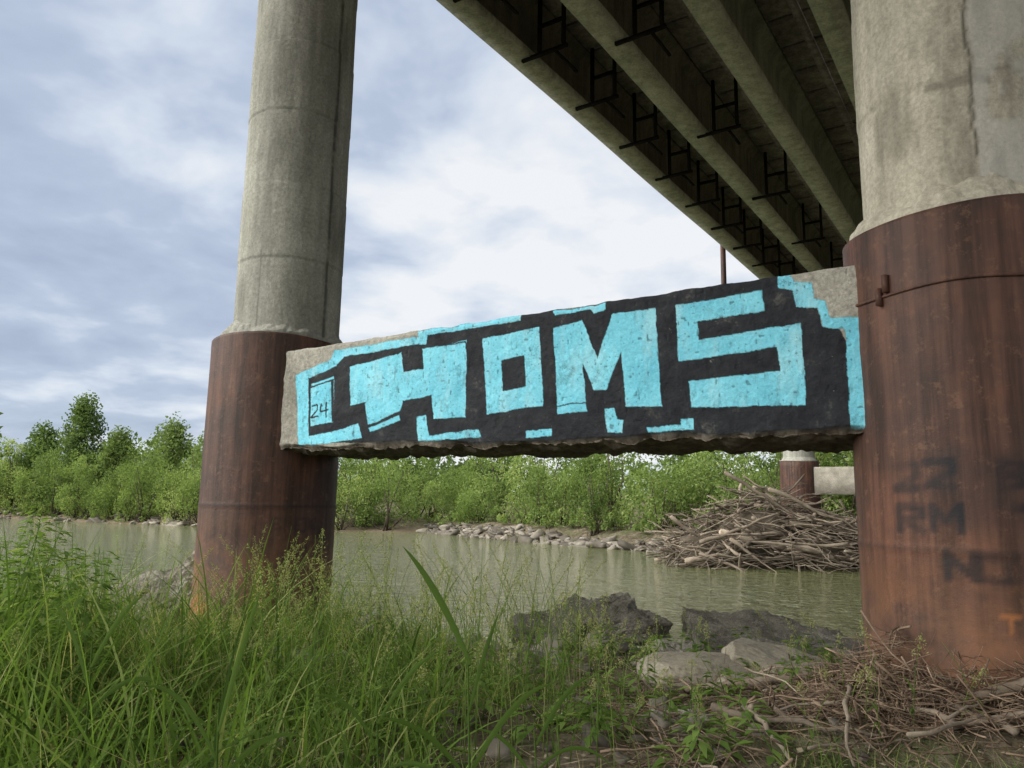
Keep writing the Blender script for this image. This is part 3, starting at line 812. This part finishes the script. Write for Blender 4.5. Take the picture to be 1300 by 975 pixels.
block('broken_concrete_slab', (1.35, 9.15, .50), (.7, .5, .35), (r(10), r(20), r(40)), 14, MAT_RUBBLE, .18, .12)
block('broken_concrete_slab', (-.15, 9.3, .44), (.7, .5, .28), (r(10), r(12), r(70)), 24, MAT_DARKRUB, .18, .12)
block('broken_concrete_slab', (-.8, 9.5, .42), (.8, .5, .22), (r(10), r(-14), r(20)), 34, MAT_RUBBLE, .18, .12)
block('broken_concrete_slab', (3.0, 8.8, .72), (1.8, 1.2, .26), (r(12), r(5), r(-8)), 5, MAT_DARKRUB, .12, .1)
block('broken_concrete_slab', (2.3, 8.4, .56), (.9, .8, .20), (r(8), r(-8), r(28)), 25, MAT_DARKRUB, .15, .1)
block('broken_concrete_slab', (1.75, 8.0, .66), (.6, .45, .22), (r(4), r(-14), r(60)), 26, MAT_RUBBLE, .15, .15)
block('broken_concrete_slab', (3.0, 7.8, .75), (.8, .6, .18), (r(4), r(10), r(10)), 27, MAT_RUBBLE, .15, .1)
block('boulder', (1.68, 6.75, .87), (.98, .6, .27), (r(6), r(4), r(8)), 6, MAT_BOULD, .10, .7, hi=.14)
block('boulder', (2.42, 6.75, .87), (.98, .5, .26), (r(12), r(14), r(-22)), 7, MAT_BOULD, .12, .4, hi=.2)
block('boulder', (2.1, 6.35, .84), (.7, .35, .12), (r(4), r(6), r(-12)), 37, MAT_BOULD, .12, .4, hi=.2)
block('broken_concrete_slab', (-3.9, 8.95, 1.02), (1.1, .22, .6), (r(-25), r(-42), r(20)), 8, MAT_RUBBLE, .1, .08)
block('broken_concrete_slab', (-4.45, 9.5, 1.10), (1.5, .9, .26), (r(10), r(-20), r(15)), 9, MAT_DARKRUB, .12, .1)
block('broken_concrete_slab', (-4.9, 9.1, .82), (1.1, .7, .35), (r(-10), r(8), r(35)), 19, MAT_DARKRUB, .15, .15)
block('broken_concrete_slab', (-4.3, 8.5, .86), (.7, .5, .2), (r(8), r(-12), r(65)), 29, MAT_RUBBLE, .15, .1)
block('broken_concrete_slab', (-3.5, 8.0, .84), (.5, .35, .16), (r(8), r(14), r(25)), 39, MAT_RUBBLE, .15, .1)
block('boulder', (-1.75, 8.75, .78), (.6, .45, .30), (0, r(8), r(20)), 10, MAT_RUBBLE, .12, .3, hi=.5)
block('boulder', (-1.95, 8.2, .82), (.42, .26, .14), (0, r(-18), r(40)), 11, MAT_RUBBLE, .12, .3, hi=.5)
block('boulder', (-.3, 8.6, .60), (.5, .4, .3), (0, r(8), r(50)), 12, MAT_RUBBLE, .12, .3, hi=.5)
block('boulder', (-1.9, 7.1, .83), (.55, .35, .16), (0, r(8), r(10)), 15, MAT_RUBBLE, .1, .3, hi=.5)
block('boulder', (1.2, 5.3, .86), (.4, .25, .1), (0, r(5), r(15)), 16, MAT_RUBBLE, .1, .3, hi=.5)
block('boulder', (.3, 7.6, .76), (.5, .3, .2), (0, r(5), r(-15)), 17, MAT_RUBBLE, .1, .3, hi=.5)

rk = Acc()
bco, bf = cube_grid(3)
def small_rock(x, y, s, flat=.45, t=.5, dz=0):
    sd = int(rng.integers(0, 9999)); p = bco*.75+bco/np.linalg.norm(bco, axis=1)[:, None]*.35
    p = p*(1+.6*fbm(p*.9+sd, 3, sd % 97)[:, None])
    p = p*np.array([1, rng.uniform(.5, .9), flat*rng.uniform(.5, 1.3)])*s/2
    R = np.array(Matrix.Rotation(rng.uniform(0, 6.28), 3, 'Z')@Matrix.Rotation(rng.normal()*.3, 3, 'X')@Matrix.Rotation(rng.normal()*.3, 3, 'Y'))
    rk.add(p@R.T+np.array([x, y, float(gz(x, y)[0])+dz+.08*s]), bf, t)
for i in range(820):
    if i < 540: x = rng.uniform(-6.5, 9.5)
    else: x = rng.uniform(-60, -18)
    y = float(yfar(x))+rng.uniform(-1.0, 2.0)
    small_rock(x, y, rng.uniform(.15, .7)*(1.8 if rng.uniform() < .12 else .9), .33, rng.uniform(.0, .75))
for i in range(220):
    x = rng.uniform(-8, 6); y = float(ynear(x))-rng.uniform(-.2, 2.6)
    if np.hypot(x-CR[0], y-CR[1]) < 1.0 or np.hypot(x-CL[0], y-CL[1]) < 1.0: continue
    small_rock(x, y, rng.uniform(.08, .42), .5, rng.uniform(.1, .6))
for i in range(240):
    x = rng.uniform(-3, 3.6); y = rng.uniform(4.2, 8.5)
    if np.hypot(x-CR[0], y-CR[1]) < .9 or np.hypot(x-CL[0], y-CL[1]) < .9: continue
    small_rock(x, y, rng.uniform(.03, .16), .5, rng.uniform(.0, .5))
rk.make('shore_rocks', MAT_ROCK, False)

# ------------------------------------------------------------------ driftwood
def stick(acc, c, d, L, rad, t, bend=.12, n=7, sides=6):
    d = np.array(d, float); d /= np.linalg.norm(d); u = np.linspace(-.5, .5, n)[:, None]
    side = rng.normal(size=3); side -= d*(side@d); side /= np.linalg.norm(side)
    pts = np.array(c)+d*u*L+side*(bend*L*(.25-u**2)*rng.uniform(-1, 1))+rng.normal(size=(n, 3))*.010*L
    acc.tube(pts, rad*np.linspace(1, .35, n), sides, t, .08)
    return pts
a = Acc(); PY = -2.2
def pile_h(x): return np.interp(x, [5.9, 7.0, 8.4, 9.7, 10.7, 12.4, 13.8, 15.8], [.3, 1.3, 2.2, 3.2, 3.0, 2.1, 1.7, 1.1])
for i in range(1150):
    x = rng.uniform(6.2, 15.8); hmax = pile_h(x); v = rng.uniform(0, 1)
    y = 32.4+PY-(x-10)*.15+rng.uniform(-1, 1)*(1.6*(1-v)+.3)-.9*(1-v)
    z = .05+v*hmax
    an = rng.normal(.0, .8)+(math.pi if rng.uniform() < .5 else 0); d = [math.cos(an), math.sin(an)*.7, rng.normal()*.36]
    stick(a, (x, y, z), d, rng.uniform(.5, 3.0), rng.choice([.015, .025, .045, .08], p=[.42, .3, .20, .08]), rng.uniform(.0, .7), .3)
for (c, d, L, R_, t) in [((11.2, 30.9, .75), (1, -.1, -.17), 6.4, .14, 1.), ((8.1, 31.2, .5), (1, .2, .2), 3.0, .12, .6), ((12.9, 31.4, 1.5), (1, 0, -.12), 4.5, .10, .8),
                      ((7.2, 31.6, 1.2), (.8, .1, -.55), 2.4, .08, .5), ((9.8, 31.4, 2.7), (.7, 0, -.45), 3.6, .08, .4), ((11.8, 31.2, 2.2), (1, 0, -.42), 4., .09, .5), ((8.7, 31.0, 1.5), (1, 0, .4), 3.2, .09, .35)]:
    stick(a, (c[0], c[1]+PY, c[2]), d, L, R_, t, .05, 9, 8)
dp = a.make('driftwood_pile', MAT_WOOD)
for i, (x, h) in enumerate(((8.1, 1.1), (10.1, 2.0), (12.7, 1.4))):
    block('root_wad', (x, 32.6+PY, h*.4), (3.0, 1.8, h*1.2), (0, 0, .3*i), 60+i, MAT_BARK, .15, .8, 10, dp)

a = Acc()
def limb(pts, r0, r1, t):
    pts = np.array(pts, float); n = 26; u = np.linspace(0, len(pts)-1, n)
    P = np.stack([np.interp(u, range(len(pts)), pts[:, i]) for i in range(3)], 1)
    P[1:-1] = (P[:-2]+P[1:-1]*2+P[2:])/4; P[1:-1] = (P[:-2]+P[1:-1]*2+P[2:])/4
    P += rng.normal(size=P.shape)*.005
    a.tube(P, np.linspace(r0, r1, n)*(1+.10*rng.normal(size=n)), 10, t, .03)
limb([(2.6, 4.55, 1.22), (3.0, 4.3, 1.40), (3.5, 4.2, 1.52), (4.0, 4.15, 1.56), (4.8, 4.1, 1.54)], .028, .06, .6)
limb([(2.3, 4.5, 1.05), (2.8, 4.25, 1.22), (3.3, 4.1, 1.36), (3.7, 4.1, 1.38)], .015, .032, .6)
limb([(1.4, 6.15, .88), (1.9, 6.0, .98), (2.4, 6.0, 1.02), (3.0, 5.95, 1.08)], .025, .05, .5)
limb([(1.35, 5.3, .86), (1.8, 5.15, .95), (2.2, 5.0, .97), (2.6, 4.9, 1.06)], .012, .035, .6)
limb([(1.55, 4.6, .86), (1.8, 4.9, .96), (1.75, 5.2, 1.0), (2.0, 5.5, .99)], .012, .03, .55)
for i in range(40):
    x = rng.uniform(1.1, 3.2); y = rng.uniform(4.3, 6.4)
    stick(a, (x, y, float(gz(x, y)[0])+.06), (rng.normal(), rng.normal(), rng.normal()*.12), rng.uniform(.3, 1.2), rng.uniform(.006, .026), rng.uniform(.2, .8), .5, 10, 7)
a.make('fallen_branches', MAT_WOOD, True)
a = Acc()
for i in range(2900):
    if i < 1200:
        an = fR+rng.uniform(-1.7, 1.3); rr = RC+.03+abs(rng.normal())*.32; x, y = CR[0]+rr*math.cos(an), CR[1]+rr*math.sin(an); zz = rng.uniform(0, .26)*math.exp(-(rr-RC)*2)
    elif i < 2100:
        x, y = 2.42+rng.normal()*.26, 4.95+rng.normal()*.26; zz = rng.uniform(0, .40)*math.exp(-((x-2.42)**2+(y-4.95)**2)/.12)
    else: x = rng.uniform(.6, 3.6); y = rng.uniform(4.0, 7.0); zz = rng.uniform(0, .06)
    if np.hypot(x-CR[0], y-CR[1]) < RC: continue
    stick(a, (x, y, float(gz(x, y)[0])+.02+zz), (rng.normal(), rng.normal(), rng.normal()*.5), rng.uniform(.12, .55), rng.choice([.002, .004, .006, .009], p=[.45, .3, .18, .07]), rng.uniform(0, .85), .45, 6, 4)
a.make('brush_debris', MAT_TWIG)

# ------------------------------------------------------------------ world + sun
sun_az = math.atan2(-.96, -.22)
sun_el = math.radians(33)
sd = Vector((math.sin(sun_az)*math.cos(sun_el), math.cos(sun_az)*math.cos(sun_el), math.sin(sun_el)))
w = bpy.data.worlds.new('World'); scene.world = w; w.use_nodes = True
nt = w.node_tree; nt.nodes.clear()
def WN(t, **k):
    n = nt.nodes.new(t)
    for a_, b_ in k.items(): setattr(n, a_, b_)
    return n
def wm(op, a, b=0.):
    x = WN('ShaderNodeMath', operation=op)
    for i, v in enumerate((a, b)):
        if isinstance(v, (int, float)): x.inputs[i].default_value = v
        else: nt.links.new(v, x.inputs[i])
    return x.outputs[0]
tc = WN('ShaderNodeTexCoord'); sep = WN('ShaderNodeSeparateXYZ'); nt.links.new(tc.outputs['Generated'], sep.inputs[0])
zz = wm('ADD', wm('MAXIMUM', sep.outputs[2], 0.), .22)
cx = wm('DIVIDE', sep.outputs[0], zz); cyy = wm('DIVIDE', sep.outputs[1], zz)
cmb = WN('ShaderNodeCombineXYZ'); nt.links.new(cx, cmb.inputs[0]); nt.links.new(cyy, cmb.inputs[1])
n1 = WN('ShaderNodeTexNoise'); n1.inputs['Scale'].default_value = 2.6; n1.inputs['Detail'].default_value = 5; n1.inputs['Roughness'].default_value = .52; n1.inputs['Distortion'].default_value = .15
nt.links.new(cmb.outputs[0], n1.inputs['Vector'])
n2 = WN('ShaderNodeTexNoise'); n2.inputs['Scale'].default_value = .9; n2.inputs['Detail'].default_value = 2
nt.links.new(cmb.outputs[0], n2.inputs['Vector'])
def dotdir(v):
    d = WN('ShaderNodeVectorMath', operation='DOT_PRODUCT'); nt.links.new(tc.outputs['Generated'], d.inputs[0]); v = Vector(v).normalized(); d.inputs[1].default_value = v
    return d.outputs['Value']
def mr(val, a, b, c, d):
    x = WN('ShaderNodeMapRange', interpolation_type='SMOOTHSTEP'); nt.links.new(val, x.inputs['Value'])
    for i, q in zip(('From Min', 'From Max', 'To Min', 'To Max'), (a, b, c, d)): x.inputs[i].default_value = q
    return x.outputs[0]
glow = mr(dotdir((.14, 1, .18)), .84, 1.0, 0, .22)
fac = wm('ADD', wm('ADD', wm('MULTIPLY', n1.outputs[0], .85), wm('MULTIPLY', n2.outputs[0], .30)), glow)
rp = WN('ShaderNodeValToRGB'); nt.links.new(fac, rp.inputs[0])
e_ = rp.color_ramp.elements; e_.new(.5); e_.new(.5)
for el, (p, c) in zip(e_, [(.44, (.42, .50, .65)), (.58, (.52, .605, .76)), (.67, (.70, .775, .89)), (.79, (.95, .97, 1.0))]):
    el.position = p; el.color = (*c, 1)
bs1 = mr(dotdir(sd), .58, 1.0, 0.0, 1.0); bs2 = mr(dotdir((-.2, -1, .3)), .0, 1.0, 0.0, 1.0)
boost = wm('MULTIPLY', wm('ADD', wm('MULTIPLY', bs1, 4.8), 1.), wm('ADD', wm('MULTIPLY', bs2, 1.2), 1.))  # sky brightened out of frame, sunward and behind camera, as added fill light
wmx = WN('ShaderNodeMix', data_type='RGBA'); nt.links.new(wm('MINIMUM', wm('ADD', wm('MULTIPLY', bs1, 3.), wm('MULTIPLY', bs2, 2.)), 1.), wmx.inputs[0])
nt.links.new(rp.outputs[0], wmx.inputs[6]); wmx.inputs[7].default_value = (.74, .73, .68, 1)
sky = WN('ShaderNodeTexSky', sky_type='NISHITA'); sky.sun_disc = False; sky.sun_elevation = sun_el; sky.sun_rotation = sun_az % (2*math.pi)
b1 = WN('ShaderNodeBackground'); b1.inputs[1].default_value = .1; nt.links.new(sky.outputs[0], b1.inputs[0])
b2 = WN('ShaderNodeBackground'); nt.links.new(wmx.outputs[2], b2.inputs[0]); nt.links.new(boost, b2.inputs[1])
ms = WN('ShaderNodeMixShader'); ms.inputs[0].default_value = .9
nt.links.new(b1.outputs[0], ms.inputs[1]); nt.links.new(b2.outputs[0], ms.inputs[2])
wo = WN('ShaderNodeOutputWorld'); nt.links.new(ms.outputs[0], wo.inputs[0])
L = bpy.data.lights.new('sun', 'SUN'); L.energy = 1.3; L.angle = math.radians(25); L.color = (1, .95, .87)
lo = bpy.data.objects.new('sun', L); scene.collection.objects.link(lo); lo.rotation_euler = sd.to_track_quat('Z', 'Y').to_euler()

# ------------------------------------------------------------------ camera
cam = bpy.data.cameras.new('camera'); cam.sensor_width = 36; cam.lens = 950/1300*36; cam.clip_end = 6000; cam.clip_start = .05
co = bpy.data.objects.new('camera', cam); scene.collection.objects.link(co); scene.camera = co
Rm = Matrix.Rotation(math.radians(99), 4, 'X')@Matrix.Rotation(math.radians(1.0), 4, 'Z')
co.matrix_world = Matrix.Translation((0, 0, CZ))@Rm
scene.view_settings.view_transform = 'Standard'; scene.view_settings.look = 'None'; scene.view_settings.exposure = 0
